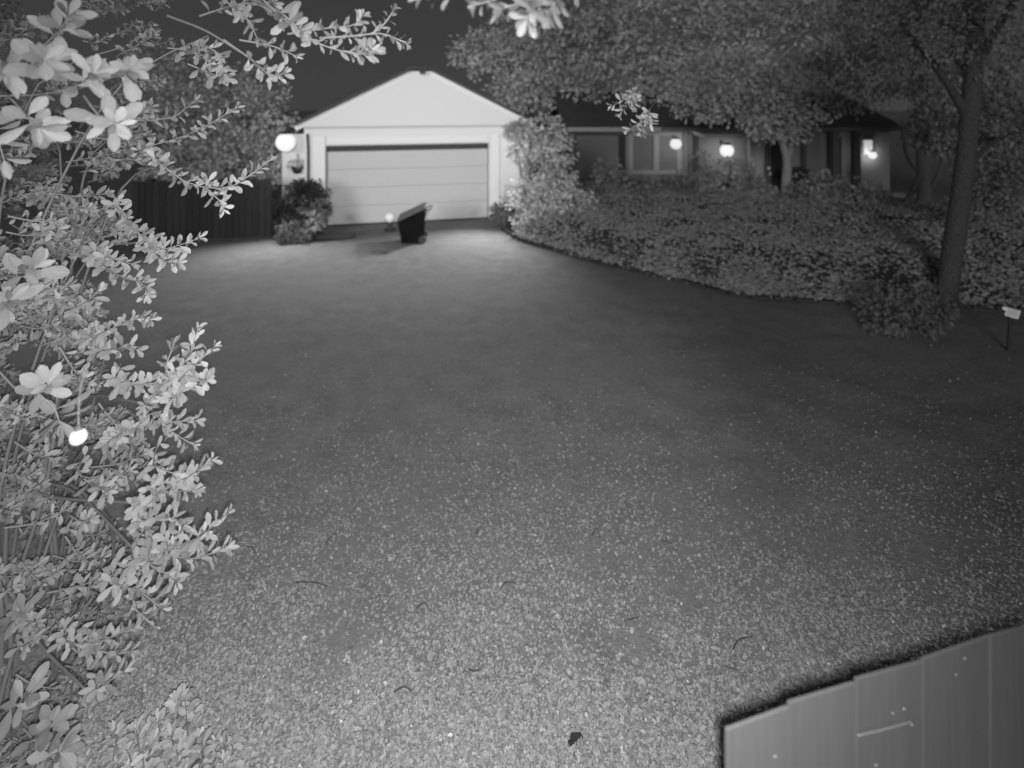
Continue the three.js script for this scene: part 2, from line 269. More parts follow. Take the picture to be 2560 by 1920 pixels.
SH('arching_plant', 'pale broad leaved plant at the foot of the right garage door post', 1262, 560, [[0, 0.32, 0, 0.22, 0.26, 0.18]], { clumps: 14, per: 9, leaf: 0.22, clumpR: 0.12, seed: 26, tone: 0.5, cat: 'plant' });

/* fence left of the garage */
{
  const a = gnd(330, 606), b = gnd(694, 592), dir = b.clone().sub(a), len = dir.length(), t = thing('board_fence', 'dark upright board fence running left from the garage', 'fence', a.toArray(), Math.atan2(-dir.z, dir.x)), r = rng(5);
  const n = Math.floor(len / 0.15), geo = [0, 1, 2].map(k => box(0.142, 1.42 + 0.02 * k, 0.022, 0, 0.73 + 0.01 * k, 0, 0.004)), mats = [0.032, 0.036, 0.042].map(v => std(v, 0.9, { map: boardTex }));
  for (let i = 0; i < n; i++) { const m = mesh('plank', geo[Math.floor(r() * 3)], mats[Math.floor(r() * 3)], t); m.position.set(0.075 + i * 0.15, 0, (r() - 0.5) * 0.008); }
  for (const y of [0.35, 1.2]) mesh('rail', box(len, 0.08, 0.04, len / 2, y, -0.04), M.fence, t);
  for (let x = 0.4; x < len; x += 1.8) mesh('post', box(0.1, 1.5, 0.1, x, 0.75, -0.115), M.fence, t);
}

/* ------------------------------------------------------------------ house behind the bank */
{
  const z = 19, sc = z / F, X = px => (px - CX) * sc, Y = py => EYE - (py - HOR) * sc;
  const t = thing('house', 'low dark house with pale window frames and lit globe lamps', 'house', [0, 0, -z]);
  const x0 = X(1424), x1 = X(2225);
  mesh('wall', box(x1 - x0, 2.35, 0.2, (x0 + x1) / 2, 1.175, -0.1), M.houseWall, t);
  for (const x of [x0 + 0.1, x1 - 0.1]) mesh('side_wall', box(0.2, 2.35, 6, x, 1.175, -3.203), M.houseWall, t);
  // roof
  const rl = Math.hypot(4, 1.35); for (const d of [1, -1]) { const g = box(x1 - x0 + 0.6, 0.1, rl, 0, 0, 0); g.rotateX(d * Math.atan(1.35 / 4)); g.translate((x0 + x1) / 2, 2.42 + 0.62, -1.6 - (d > 0 ? 0 : 3.95)); mesh('roof_slope', g, M.shingle, t); }
  mesh('gutter', box(X(1640) - x0 + 0.2, 0.16, 0.1, (x0 + X(1640)) / 2, Y(322), 0.42), M.houseTrim, t);
  mesh('gutter', box(x1 - X(1640), 0.14, 0.1, (x1 + X(1645)) / 2, Y(322), 0.42), std(0.12, 0.8), t);
  // windows
  const win = (px0, px1, py0, py1, fw, mat, bars, label) => {
    const w = new THREE.Group(); w.name = 'window'; t.add(w); if (label) w.userData.label = label;
    const a = X(px0), b = X(px1), c = Y(py1), d = Y(py0);
    mesh('pane', box(b - a, d - c, 0.02, (a + b) / 2, (c + d) / 2, 0.012), M.glass, w);
    for (const x of [a - fw / 2, b + fw / 2]) mesh('frame', box(fw, d - c + 0.02, 0.07, x, (c + d) / 2, 0.038), mat, w);
    mesh('frame', box(b - a + fw * 2 + 0.02, fw, 0.08, (a + b) / 2, d + fw / 2, 0.042), mat, w);
    mesh('sill', box(b - a + fw * 2 + 0.1, fw * 0.9, 0.14, (a + b) / 2, c - fw / 2, 0.072), mat, w);
    for (const px of bars) mesh('mullion', box(0.2, d - c, 0.06, X(px), (c + d) / 2, 0.034), mat, w);
  };
  win(1440, 1558, 338, 446, 0.05, std(0.06, 0.8), [], 'wide dark window without a visible frame');
  win(1582, 1692, 338, 424, 0.17, std(0.28, 0.7), [1640], 'window with thick pale frame and sill');
  mesh('wall_panel', box(X(1562) - X(1545), 1.6, 0.03, X(1553), Y(392), 0.09), M.darker, t);
  // porch
  const pr = new THREE.Group(); pr.name = 'porch'; t.add(pr);
  const aw = box(X(1842) - X(1722), 0.12, 1.5, X(1782), Y(330), 0.78); aw.rotateX(0.02); mesh('porch_roof', aw, M.houseTrim, pr);
  mesh('porch_post', box(0.2, Y(340), 0.2, X(1835), Y(340) / 2, 1.4), std(0.2, 0.8), pr);
  mesh('porch_post', box(0.28, Y(322), 0.24, X(1866), Y(322) / 2, 0.9), std(0.28, 0.8), pr);
  mesh('porch_wall', box(X(1716) - X(1700), 2.2, 0.5, X(1726), 1.1, 0.252), std(0.1, 0.9), pr);
  // door recess and columns to the right
  const dr = new THREE.Group(); dr.name = 'front_door'; t.add(dr);
  mesh('door_leaf', box(0.92, 2.02, 0.05, X(1932), 1.01, 0.027), M.darker, dr);
  for (const s of [-1, 1]) mesh('door_frame', box(0.1, 2.1, 0.09, X(1932) + s * 0.515, 1.05, 0.047), std(0.12, 0.8), dr);
  mesh('handle', new THREE.SphereGeometry(0.045, 10, 8).translate(X(1932) + 0.36, 1.0, 0.09), M.pale, dr);
  for (const [px, w, v] of [[1895, 0.25, 0.1], [2005, 0.5, 0.14], [2060, 0.2, 0.1], [2112, 0.22, 0.08]]) mesh('column', box(w, 2.3, 0.25, X(px), 1.15, 0.6), std(v, 0.85), t);
  win(2072, 2098, 345, 440, 0.06, std(0.08, 0.8), [], 'narrow dark window near the far lamp');
  const bp = thing('glowing_backplate', 'tall backplate given its own glow behind the farthest glowing porch lamp', 'lamp', [X(2169), Y(368), -z + 0.012]);
  mesh('plate', box(0.32, 0.52, 0.02, 0, 0, 0.01), glow(0.4), bp);  // plate emits by itself in place of lamplight falling on it
  mesh('rim', [box(0.02, 0.54, 0.06, 0.18, 0, 0.032), box(0.38, 0.02, 0.08, 0, 0.28, 0.042)], M.dark, bp);
  globeLamp('porch_lamp', 'glowing globe lamp above the pale framed house window', V(X(1681), Y(357), -z + 0.4), 0.2, 0.75, 1.0, 0.4, 'globe lamps on the house');
  globeLamp('porch_lamp', 'largest glowing globe lamp of the house, beside the porch post', V(X(1803), Y(373), -z + 0.5), 0.235, 0.85, 1.3, 0.5, 'globe lamps on the house');
  globeLamp('porch_lamp', 'small glowing globe lamp farthest along the dark house wall', V(X(2171), Y(386), -z + 0.22), 0.135, 0.9, 1.0, 0.21, 'globe lamps on the house');
  // two bowls of a tiered planter under the second lamp
  const pl = thing('tiered_planter', 'two pale bowls stacked on a stand under the largest porch lamp', 'planter', [X(1800), 0, -z + 0.9]);
  mesh('stand', new THREE.CylinderGeometry(0.03, 0.05, 1.3, 10).translate(0, 0.65, 0), M.dark, pl);
  for (const [py, r] of [[402, 0.2], [430, 0.26]]) mesh('bowl', new THREE.LatheGeometry([[0.03, -0.1], [r * 0.7, -0.07], [r, 0.08], [r * 0.95, 0.1], [r * 0.6, -0.02], [0.03, -0.05]].map(a => new THREE.Vector2(...a)), 20).translate(0, Y(py), 0), std(0.35, 0.6), pl);
  const ch = thing('metal_ornament', 'tiny shiny ornament hanging by the porch post', 'ornament', [X(1890), Y(412), -z + 0.95]);
  mesh('disc', new THREE.SphereGeometry(0.06, 12, 8).scale(1, 0.9, 0.5), std(0.9, 0.2), ch); mesh('drop', new THREE.SphereGeometry(0.045, 12, 8).scale(0.8, 1.2, 0.5).translate(0.05, -0.2, 0), std(0.9, 0.2), ch); mesh('cord', new THREE.CylinderGeometry(0.006, 0.006, 1.0, 5).translate(0.01, 0.45, 0), M.dark, ch);
  const ch2 = thing('metal_ornament', 'string of tiny shiny ornaments at the left end of the dark house window', 'ornament', [X(1436), Y(352), -z + 0.3]);
  for (const [x, y, r] of [[0, 0, 0.03], [0.02, -0.2, 0.02], [0.1, -0.42, 0.05], [0.12, -0.54, 0.035]]) mesh('disc', new THREE.SphereGeometry(r, 10, 8).translate(x, y, 0), std(0.9, 0.2), ch2); mesh('cord', new THREE.CylinderGeometry(0.006, 0.006, 0.8, 5).rotateZ(0.22).translate(0.05, -0.2, 0), M.dark, ch2);
  const dk = thing('storage_box', 'dark upright storage box behind the slender tree before the house', 'box', [X(1928), 0, -z + 1.6]);
  mesh('body', box(0.66, 1.05, 0.5, 0, 0.53, 0, 0.03), M.darker, dk); mesh('lid', box(0.7, 0.06, 0.54, 0, 1.09, 0, 0.02), M.dark, dk);
}

/* ------------------------------------------------------------------ planted bank on the right */
const EDGE = [[1255, 572], [1300, 600], [1450, 642], [1650, 692], [1850, 738], [2100, 757], [2330, 764], [2700, 775]].map(p => gnd(...p));
function edgeZ(x) { for (let i = 0; i < EDGE.length - 1; i++) { const a = EDGE[i], b = EDGE[i + 1]; if (x >= a.x && x <= b.x) return a.z + (b.z - a.z) * (x - a.x) / (b.x - a.x); } return x < EDGE[0].x ? EDGE[0].z - (EDGE[0].x - x) * 3 : EDGE[EDGE.length - 1].z; }
const bankH = (x, z) => { const d = edgeZ(x) - z; if (d <= 0) return -0.3; const k = Math.min(1, d / 1.1); return 0.12 + 0.5 * (1 - Math.pow(1 - k, 2)) * (1 - 0.25 * Math.min(1, Math.max(0, (d - 3) / 6))) + 0.12 * noise(x * 0.8, z * 0.8, 4) * k + 0.05 * noise(x * 2.5, z * 2.5, 5) * k; };
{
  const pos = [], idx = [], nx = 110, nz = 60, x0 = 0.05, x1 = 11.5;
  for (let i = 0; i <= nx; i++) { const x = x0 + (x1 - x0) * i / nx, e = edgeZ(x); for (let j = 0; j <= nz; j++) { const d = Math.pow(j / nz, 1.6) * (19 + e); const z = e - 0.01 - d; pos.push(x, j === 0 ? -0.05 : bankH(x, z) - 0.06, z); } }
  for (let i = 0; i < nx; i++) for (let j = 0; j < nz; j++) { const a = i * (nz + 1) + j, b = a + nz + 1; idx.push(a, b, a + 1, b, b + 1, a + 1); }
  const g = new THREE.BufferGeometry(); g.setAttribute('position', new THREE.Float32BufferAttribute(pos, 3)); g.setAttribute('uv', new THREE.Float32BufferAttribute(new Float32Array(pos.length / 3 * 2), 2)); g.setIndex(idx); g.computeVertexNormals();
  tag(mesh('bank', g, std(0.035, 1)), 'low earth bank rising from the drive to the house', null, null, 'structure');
  const r = rng(77), N = 60000, im = new THREE.InstancedMesh(leafGeometry(0.8, 0.2, 0.2, false), M.ivy, N), up = V(0, 1, 0); let n = 0;
  while (n < N) {
    const x = x0 + (x1 - x0) * r(), e = edgeZ(x), d = Math.pow(r(), 1.5) * Math.min(9, 19 + e) - 0.12, z = e - d;
    if (r() > 0.25 + 0.75 * Math.max(0, Math.min(1, 0.5 + 1.6 * noise(x * 1.3, z * 1.3, 9)))) continue;
    const y = (d < 0.06 ? 0.06 + 0.14 * r() : bankH(x, z)) - 0.05 + 0.1 * r(), a = r() * 6.28, dir = V(Math.cos(a), 0.5 * (r() - 0.4), Math.sin(a));
    im.setMatrixAt(n, basis(V(x, y, z), dir, V((r() - 0.5) * 0.7, 1, 0.45 + (r() - 0.5) * 0.7), 0.035 + 0.05 * r()));
    im.setColorAt(n, gray(0.8 + 0.25 * r())); n++;
  }
  im.name = 'ivy'; im.castShadow = im.receiveShadow = true; scene.add(im);
  tag(im, 'dense low ivy ground cover over the bank before the house', 'ivy', null, 'stuff');
  const ed = [], rr = rng(8); // dark edging stones along the foot of the bank
  const st = thing('stone_edging', 'dark low edging of laid stones along the foot of the ivy bank', 'edging');
  const c = new THREE.CatmullRomCurve3(EDGE.map(p => V(p.x, 0, p.z + 0.06))), len = c.getLength(), k = Math.floor(len / 0.34), geos = [0, 1, 2].map(i => { const g = box(0.32, 0.09, 0.1, 0, 0.03, 0, 0.03); return g; });
  for (let i = 0; i < k; i++) { const p = c.getPointAt((i + 0.5) / k), tg = c.getTangentAt((i + 0.5) / k), m = mesh('stone', geos[i % 3], M.dark, st); m.position.set(p.x, groundH(p.x, p.z) + (rr() - 0.5) * 0.03, p.z); m.rotation.y = Math.atan2(-tg.z, tg.x) + (rr() - 0.5) * 0.15; m.scale.set(0.9 + 0.15 * rr(), 0.8 + 0.4 * rr(), 0.9 + 0.3 * rr()); }
}
const onBank = (px, py, z) => { const p = at(px, py, z); return V(p.x, Math.max(0, bankH(p.x, p.z)) - 0.03, p.z); };
// shrubs by the garage corner and before the house
shrub('climbing_bush', 'tall pale bush climbing the right corner of the white garage', 'bush', gnd(1330, 548),
  [[-0.1, 2.1, 0, 0.55, 0.45, 0.4], [0.45, 2.45, 0, 0.5, 0.45, 0.4], [0.75, 2.0, -0.1, 0.5, 0.6, 0.4], [0.2, 1.5, 0, 0.55, 0.5, 0.4], [0.75, 1.3, -0.1, 0.45, 0.5, 0.35], [-0.35, 2.55, 0.1, 0.35, 0.22, 0.3]], { clumps: 34, per: 14, leaf: 0.13, clumpR: 0.18, seed: 31, tone: 1.35, stemR: 0.04, stems: 8 });
shrub('mound_bush', 'pale leafy mound spilling onto the drive right of the garage', 'bush', gnd(1370, 590),
  [[0, 0.65, -0.2, 0.7, 0.55, 0.6], [-0.45, 0.95, -0.4, 0.55, 0.45, 0.5], [0.2, 1.0, -0.6, 0.6, 0.4, 0.5], [0.65, 0.7, -0.4, 0.55, 0.45, 0.5], [0.9, 0.3, 0.1, 0.5, 0.3, 0.4], [-0.4, 0.3, 0.1, 0.4, 0.3, 0.35]], { clumps: 60, per: 14, leaf: 0.09, clumpR: 0.15, seed: 32, tone: 1.6 });
const houseShrubs = [
  [1525, 470, 16.5, 0.5, 0.55, 0.75, 'rounded grey shrub below the wide dark house window'], [1615, 470, 16, 0.35, 0.3, 0.6, 'small spiky grey plant below the pale framed window'],
  [1690, 480, 16, 0.45, 0.3, 0.5, 'low dark plant right of the pale framed window'], [1745, 470, 16.8, 0.4, 0.7, 0.9, 'upright grey shrub left of the porch'],
  [1840, 480, 16, 0.6, 0.6, 1.0, 'full grey shrub at the foot of the porch post'], [1885, 490, 15.5, 0.4, 0.35, 0.8, 'small shrub between the porch and the slender tree'],
  [2050, 500, 15, 0.6, 0.5, 0.9, 'grey shrub right of the slender tree before the house'], [2130, 505, 14.5, 0.6, 0.4, 0.8, 'low wide shrub under the farthest porch lamp'], [1995, 520, 14.6, 0.35, 0.3, 0.7, 'small pale plant at the foot of the slender tree'],
];
houseShrubs.forEach(([px, py, z, rx, ry, tone, label], i) => { const b = onBank(px, py, z); shrub('house_shrub', label, 'shrub', b, [[0, ry * 0.9, 0, rx, ry, rx * 0.8], [rx * 0.5, ry * 0.6, 0.2, rx * 0.6, ry * 0.6, rx * 0.5]], { clumps: 30, per: 12, leaf: 0.12, clumpR: 0.16, seed: 40 + i, tone, group: 'shrubs before the house' }); });
shrub('dark_fern', 'low grey fern clump at the foot of the big right trunk', 'plant', gnd(2262, 832), [[-0.25, 0.3, 0, 0.3, 0.3, 0.3], [0.25, 0.35, 0, 0.35, 0.32, 0.3]], { clumps: 50, per: 14, leaf: 0.08, clumpR: 0.14, seed: 55, tone: 0.38 });

/* ------------------------------------------------------------------ trees */
const B = (px, py, z) => { const p = at(px, py, z); p.y = 0; return p; };
{
  const b = B(1968, 520, 15.2);
  tree('slender_tree', 'slender forked tree standing before the dark house', b, { trunk: [b, at(1966, 460, 15.2), at(1968, 400, 15.2), at(1955, 350, 15.2)], r0: 0.17, r1: 0.1, bark: M.barkPale,
    limbs: [[[at(1968, 420, 15.2), at(1978, 370, 15.3), at(1988, 330, 15.4), at(1998, 250, 15.4)], 0.09, 0.04], [[at(1957, 355, 15.2), at(1935, 320, 15.1), at(1905, 255, 15)], 0.08, 0.03], [[at(1958, 350, 15.2), at(1962, 290, 15), at(1950, 200, 14.8)], 0.08, 0.03]],
    lobes: [[1940, 300, 15, 0.9, 0.5, 0.8], [1880, 240, 14.8, 1.2, 0.9, 1], [2000, 210, 15, 1.2, 1, 1], [1800, 190, 15, 1.2, 0.8, 1], [1760, 250, 14.8, 0.8, 0.6, 0.8]], clumps: 110, per: 18, leaf: 0.12, clumpR: 0.33, seed: 61, tone: 1.25 });
}
{
  const b = gnd(2362, 770); 
  tree('big_tree', 'big dark tree with thick trunk at the foot of the bank', b, { trunk: [b, at(2378, 650, 8.45), at(2398, 520, 8.45), at(2414, 400, 8.45), at(2428, 250, 8.5), at(2440, 40, 8.5), at(2445, -200, 8.4)], r0: 0.155, r1: 0.11, bark: M.barkDark, roots: 6,
    limbs: [[[at(2425, 300, 8.5), at(2350, 180, 8.6), at(2250, 60, 8.8)], 0.08, 0.03], [[at(2432, 180, 8.5), at(2500, 60, 8.4), at(2580, -60, 8.3)], 0.08, 0.03], [[at(2420, 420, 8.45), at(2475, 360, 8.6), at(2540, 330, 8.8)], 0.05, 0.02]],
    lobes: [[2250, 60, 8.9, 1.3, 0.8, 1], [2520, 300, 9.2, 0.7, 0.5, 0.7], [2500, 40, 8.4, 1.3, 0.9, 1], [2370, -80, 8.4, 1.6, 0.8, 1.2], [2540, 470, 9.4, 0.6, 0.5, 0.6]], clumps: 130, per: 18, leaf: 0.085, clumpR: 0.26, seed: 62, tone: 0.5 });  // crown tone lowered to stand for light fading to the right
}
{
  const b = B(2312, 545, 14.2);
  tree('leaning_tree', 'dark tree with leaning side branch right of the farthest lamp', b, { trunk: [b, at(2310, 450, 14.2), at(2305, 330, 14.2), at(2290, 180, 14.2), at(2260, 40, 14)], r0: 0.19, r1: 0.1,
    limbs: [[[at(2252, 530, 13.9), at(2280, 480, 14), at(2304, 430, 14.2)], 0.08, 0.06], [[at(2306, 440, 14.2), at(2278, 410, 14.1), at(2262, 370, 14), at(2255, 300, 13.9)], 0.05, 0.03], [[at(2312, 500, 14.2), at(2340, 450, 14), at(2358, 400, 14), at(2385, 330, 13.8)], 0.06, 0.03]],
    lobes: [[2180, 180, 13.8, 1.6, 1.1, 1.2], [2330, 150, 13.6, 1.5, 1.2, 1.2], [2090, 80, 13.8, 1.4, 1.1, 1.2], [2250, 40, 13.6, 1.6, 1.2, 1.2], [2360, 330, 14, 0.8, 0.6, 0.7], [2430, 240, 14, 1.2, 1, 1], [2540, 180, 14, 1.2, 1.2, 1], [2520, 420, 14.5, 1.2, 1, 1], [2470, 560, 13.5, 1.2, 0.7, 1]], clumps: 120, per: 18, leaf: 0.115, clumpR: 0.36, seed: 63, tone: 0.72 });  // darker crown tone replaces the dimmer light on this side
}
{
  const b = B(1700, 460, 24);
  tree('tall_tree', 'tall spreading tree behind the house roof', b, { trunk: [b, at(1700, 350, 24), at(1690, 200, 24), at(1700, 60, 24)], r0: 0.3, r1: 0.18,
    lobes: [[1480, 120, 23, 2.4, 1.8, 2], [1620, 60, 22, 2.4, 1.9, 2], [1760, 110, 22, 2.4, 2, 2], [1900, 60, 22, 2.4, 2, 2], [1560, 200, 22, 2.2, 1.3, 1.8], [1700, 220, 22, 2.2, 1.2, 1.8], [2040, 40, 22, 2.4, 2, 2], [1450, 20, 22, 2.2, 1.6, 2], [1850, 210, 21.5, 2, 1.4, 1.6]], clumps: 130, per: 20, leaf: 0.2, clumpR: 0.55, seed: 64, tone: 1.6 });
}
{
  const b = B(1330, 430, 25);
  tree('back_tree', 'loose leafy tree rising behind the right slope of the garage', b, { trunk: [b, at(1330, 330, 25), at(1320, 200, 25), at(1300, 110, 25)], r0: 0.2, r1: 0.1,
    lobes: [[1220, 130, 24, 1.6, 0.9, 1.3], [1310, 90, 24, 1.6, 1.2, 1.4], [1380, 200, 23, 1.7, 1.2, 1.4], [1300, 230, 24, 1.4, 0.8, 1.2], [1410, 110, 23, 1.5, 1.5, 1.4]], clumps: 90, per: 18, leaf: 0.19, clumpR: 0.5, seed: 65, tone: 1.7 });
}
{
  const b = B(600, 480, 17.5);
  tree('fence_tree', 'dark leafy tree behind the board fence left of the garage', b, { trunk: [b, at(600, 400, 17.5), at(590, 300, 17.5), at(570, 200, 17.5)], r0: 0.2, r1: 0.1,
    lobes: [[640, 300, 17, 1.1, 1.3, 1], [560, 270, 17, 1.3, 1.5, 1.2], [470, 330, 16.5, 1.3, 1.5, 1.1], [690, 380, 17, 0.8, 0.9, 0.8], [590, 400, 16.5, 1.4, 1, 1], [420, 220, 17, 1.4, 1.4, 1.2], [470, 430, 16, 1.2, 0.9, 1]], clumps: 110, per: 16, leaf: 0.13, clumpR: 0.3, seed: 66, tone: 1.7 });
}

/* ------------------------------------------------------------------ near shoots of the shrub */
const GOLD = 2.399963;
function buildShoot(points, o, r) { // -> {stem, leaves:[{geo,m,tone,size}]}; points in world
  const c = new THREE.CatmullRomCurve3(points), len = c.getLength(), leaves = [], n = o.n || Math.max(5, Math.round(len / (o.gap || 0.016)));
  let az = r() * 6.28;
  for (let i = 0; i < n; i++) {
    const t = (o.from ?? 0.1) + (1 - (o.from ?? 0.1)) * Math.pow((i + 0.5) / n, 0.8), p = c.getPointAt(Math.min(1, t)), tan = c.getTangentAt(Math.min(1, t));
    az += GOLD + (r() - 0.5) * 0.6;
    const s = Math.abs(tan.y) > 0.9 ? V(1, 0, 0) : V(0, 1, 0), e1 = tan.clone().cross(s).normalize(), e2 = e1.clone().cross(tan);
    const rad = e1.multiplyScalar(Math.cos(az)).addScaledVector(e2, Math.sin(az)), open = (t > 0.88 ? 0.75 : 1.1) + (r() - 0.5) * 0.5;
    const dir = tan.clone().multiplyScalar(Math.cos(open)).addScaledVector(rad, Math.sin(open)); dir.y += 0.1;
    const L = o.leaf * (0.7 + 0.5 * r()) * (t > 0.93 ? 0.75 : 1);
    leaves.push({ geo: LEAVES[Math.floor(r() * 4)], m: basis(p.clone().addScaledVector(rad, 0.003), dir, tan.clone().addScaledVector(V(r() - 0.5, r() - 0.5, r() - 0.5), 0.7).addScaledVector(p.clone().negate().add(V(0, EYE, 0)).normalize(), o.face ?? 0.35), L, 0.85 + 0.4 * r()), tone: 0.75 + 0.5 * r(), size: L / Math.max(0.3, -p.z) });
  }
  for (let i = 0; i < (o.tip ?? 4); i++) { // a whorl at the tip
    const p = c.getPointAt(1), tan = c.getTangentAt(1), s = Math.abs(tan.y) > 0.9 ? V(1, 0, 0) : V(0, 1, 0), e1 = tan.clone().cross(s).normalize(), e2 = e1.clone().cross(tan); az += GOLD;
    const rad = e1.multiplyScalar(Math.cos(az)).addScaledVector(e2, Math.sin(az)), open = 0.35 + 0.5 * r(), dir = tan.clone().multiplyScalar(Math.cos(open)).addScaledVector(rad, Math.sin(open)), L = o.leaf * (0.6 + 0.35 * r());
    leaves.push({ geo: LEAVES[Math.floor(r() * 4)], m: basis(p, dir, tan.clone().addScaledVector(rad, -0.6).addScaledVector(p.clone().negate().add(V(0, EYE, 0)).normalize(), o.face ?? 0.35), L, 0.85 + 0.3 * r()), tone: 0.75 + 0.5 * r(), size: L / Math.max(0.3, -p.z) });
  }
  return { stem: limb(points, o.r0 || 0.004, 0.0018, 5, 10), leaves };
}
function bushThing(name, label, category, base, limbs, shown, hidden, pale) {
  const t = thing(name, label, category, base.toArray()), inv = base.clone().negate(), shift = new THREE.Matrix4().makeTranslation(inv.x, inv.y, inv.z);
  for (const [pts, a, b] of limbs) mesh('branch', limb(pts.map(p => p.clone().add(inv)), a, b, 7), M.stem, t);
  const all = shown.flatMap((s, k) => s.leaves.map(l => ({ ...l, k }))).sort((a, b) => b.size - a.size), keep = new Set(all.slice(0, 290)), rest = [];
  shown.forEach((s, k) => { const g = s.stem.clone(); g.applyMatrix4(shift); s.part = mesh('shoot', g, M.twig, t); });
  for (const l of all) { const m = shift.clone().multiply(l.m); if (keep.has(l)) { const q = mesh('leaf', l.geo, (pale ? M.leafPale : M.leaf)[Math.min(2, Math.floor((l.tone - 0.75) * 6))], shown[l.k].part); m.decompose(q.position, q.quaternion, q.scale); } else rest.push({ ...l, m }); }
  const stems = []; for (const s of hidden) { const g = s.stem.clone(); g.applyMatrix4(shift); stems.push(g); for (const l of s.leaves) rest.push({ ...l, m: shift.clone().multiply(l.m) }); }
  if (stems.length) tag(mesh('twig_mass', stems, M.twig, t), null, null, null, 'stuff');
  if (rest.length) tag(mesh('leaf_mass', merged(rest), pale ? M.leafMassPale : M.leafMass, t), null, null, null, 'stuff');
  return t;
}
{ // the tall shrub on the left
  const r = rng(1234), S = (list, o) => { const p = list.map(([x, y, z], i) => at(x, y, z).add(V(0, (r() - 0.5) * 0.014, (r() - 0.5) * 0.04))), e = p[0].clone().add(p[0].clone().sub(p[1]).multiplyScalar(0.7)).add(V(-0.03, -0.05 * r(), -0.14)); return buildShoot([e, ...p], o, r); }, A = { leaf: 0.048 }, shown = [];
  const say = (list, o = A) => shown.push(S(list, o));
  say([[400, 400, 2.2], [480, 460, 2.15], [560, 468, 2.1], [620, 440, 2.1], [668, 402, 2.1]], { leaf: 0.046, gap: 0.012 });
  say([[520, 465, 2.1], [545, 500, 2.05], [555, 520, 2.0]]);
  say([[370, 365, 2.3], [450, 340, 2.25], [520, 310, 2.2], [590, 272, 2.2]], { leaf: 0.042, gap: 0.014 });
  say([[360, 300, 2.4], [430, 290, 2.4], [480, 250, 2.4]]);
  say([[290, 520, 2.3], [350, 590, 2.2], [400, 620, 2.15], [490, 598, 2.1]], { leaf: 0.05, gap: 0.013 });
  say([[370, 610, 2.2], [410, 645, 2.15], [455, 650, 2.1]]);
  say([[260, 660, 2.3], [310, 690, 2.2], [350, 715, 2.15], [372, 735, 2.1]]);
  say([[230, 640, 2.3], [290, 650, 2.2], [325, 660, 2.2]]);
  say([[225, 842, 2.2], [290, 820, 2.15], [340, 803, 2.1], [378, 793, 2.1]], { leaf: 0.045, gap: 0.014 });
  say([[250, 880, 2.2], [310, 875, 2.1], [345, 870, 2.1]]);
  say([[370, 1010, 2.0], [420, 950, 1.98], [470, 890, 1.95], [490, 860, 1.95], [500, 822, 1.95]], { leaf: 0.044, gap: 0.012 });
  say([[440, 960, 1.98], [480, 920, 1.95], [530, 875, 1.95]], { leaf: 0.042, gap: 0.012 });
  say([[420, 950, 2.0], [425, 900, 2.0], [428, 860, 2.0]], { leaf: 0.044, gap: 0.011 });
  say([[440, 990, 1.98], [490, 960, 1.95], [520, 945, 1.92]], { leaf: 0.05, gap: 0.012 });
  say([[280, 960, 2.1], [340, 955, 2.05], [400, 960, 2.0], [430, 965, 2.0]], { leaf: 0.048, gap: 0.012 });
  say([[270, 1110, 2.1], [330, 1070, 2.0], [400, 1055, 1.98], [485, 1058, 1.95]], { leaf: 0.042, gap: 0.011 });
  say([[400, 1065, 1.98], [430, 1090, 1.95], [478, 1112, 1.93]], { leaf: 0.04, gap: 0.012 });
  say([[350, 1060, 2.0], [370, 1020, 2.0], [390, 990, 2.0]], { leaf: 0.05 });
  say([[360, 1260, 2.0], [430, 1215, 1.95], [490, 1175, 1.9], [530, 1150, 1.88]], { leaf: 0.042, gap: 0.012 });
  say([[380, 1160, 2.0], [420, 1175, 1.95], [445, 1190, 1.93]], { leaf: 0.048 });
  say([[380, 1240, 1.98], [440, 1240, 1.92], [492, 1228, 1.9]], { leaf: 0.044, gap: 0.011 });
  say([[350, 1398, 1.95], [430, 1370, 1.9], [500, 1340, 1.86], [540, 1310, 1.84], [562, 1290, 1.83]], { leaf: 0.042, gap: 0.013 });
  say([[420, 1382, 1.9], [490, 1385, 1.86], [560, 1375, 1.83]], { leaf: 0.046, gap: 0.011 });
  say([[360, 1300, 1.95], [420, 1300, 1.9], [465, 1310, 1.88]], { leaf: 0.05, gap: 0.012 });
  say([[370, 1410, 1.9], [410, 1440, 1.86], [445, 1445, 1.84]], { leaf: 0.05, gap: 0.013 });
  say([[280, 1460, 1.95], [340, 1490, 1.88], [405, 1522, 1.84]], { leaf: 0.048, gap: 0.012 });
  say([[330, 1510, 1.88], [355, 1550, 1.85], [378, 1580, 1.83]], { leaf: 0.032, gap: 0.016 });
  say([[160, 1600, 1.95], [250, 1596, 1.9], [330, 1580, 1.85]], { leaf: 0.04, gap: 0.013 });
  say([[230, 1610, 1.9], [280, 1640, 1.86], [315, 1640, 1.85]], { leaf: 0.045 });
  say([[230, 1740, 1.85], [270, 1700, 1.83], [305, 1690, 1.82]], { leaf: 0.045 });
  say([[200, 1180, 2.1], [230, 1220, 2.05], [280, 1225, 2.0]], { leaf: 0.05 });
  // silhouette of the leafy mass, then shoots at random inside it
  const EX = [[-40, 520], [150, 470], [250, 400], [400, 390], [500, 340], [600, 350], [700, 300], [800, 290], [900, 270], [1000, 320], [1100, 370], [1200, 400], [1300, 410], [1400, 390], [1500, 330], [1600, 270], [1700, 250], [1800, 220], [1960, 190]];
  const edge = y => { for (let i = 0; i < EX.length - 1; i++) if (y <= EX[i + 1][0]) { const k = (y - EX[i][0]) / (EX[i + 1][0] - EX[i][0]); return EX[i][1] + (EX[i + 1][1] - EX[i][1]) * k; } return 190; };
  const hidden = [];
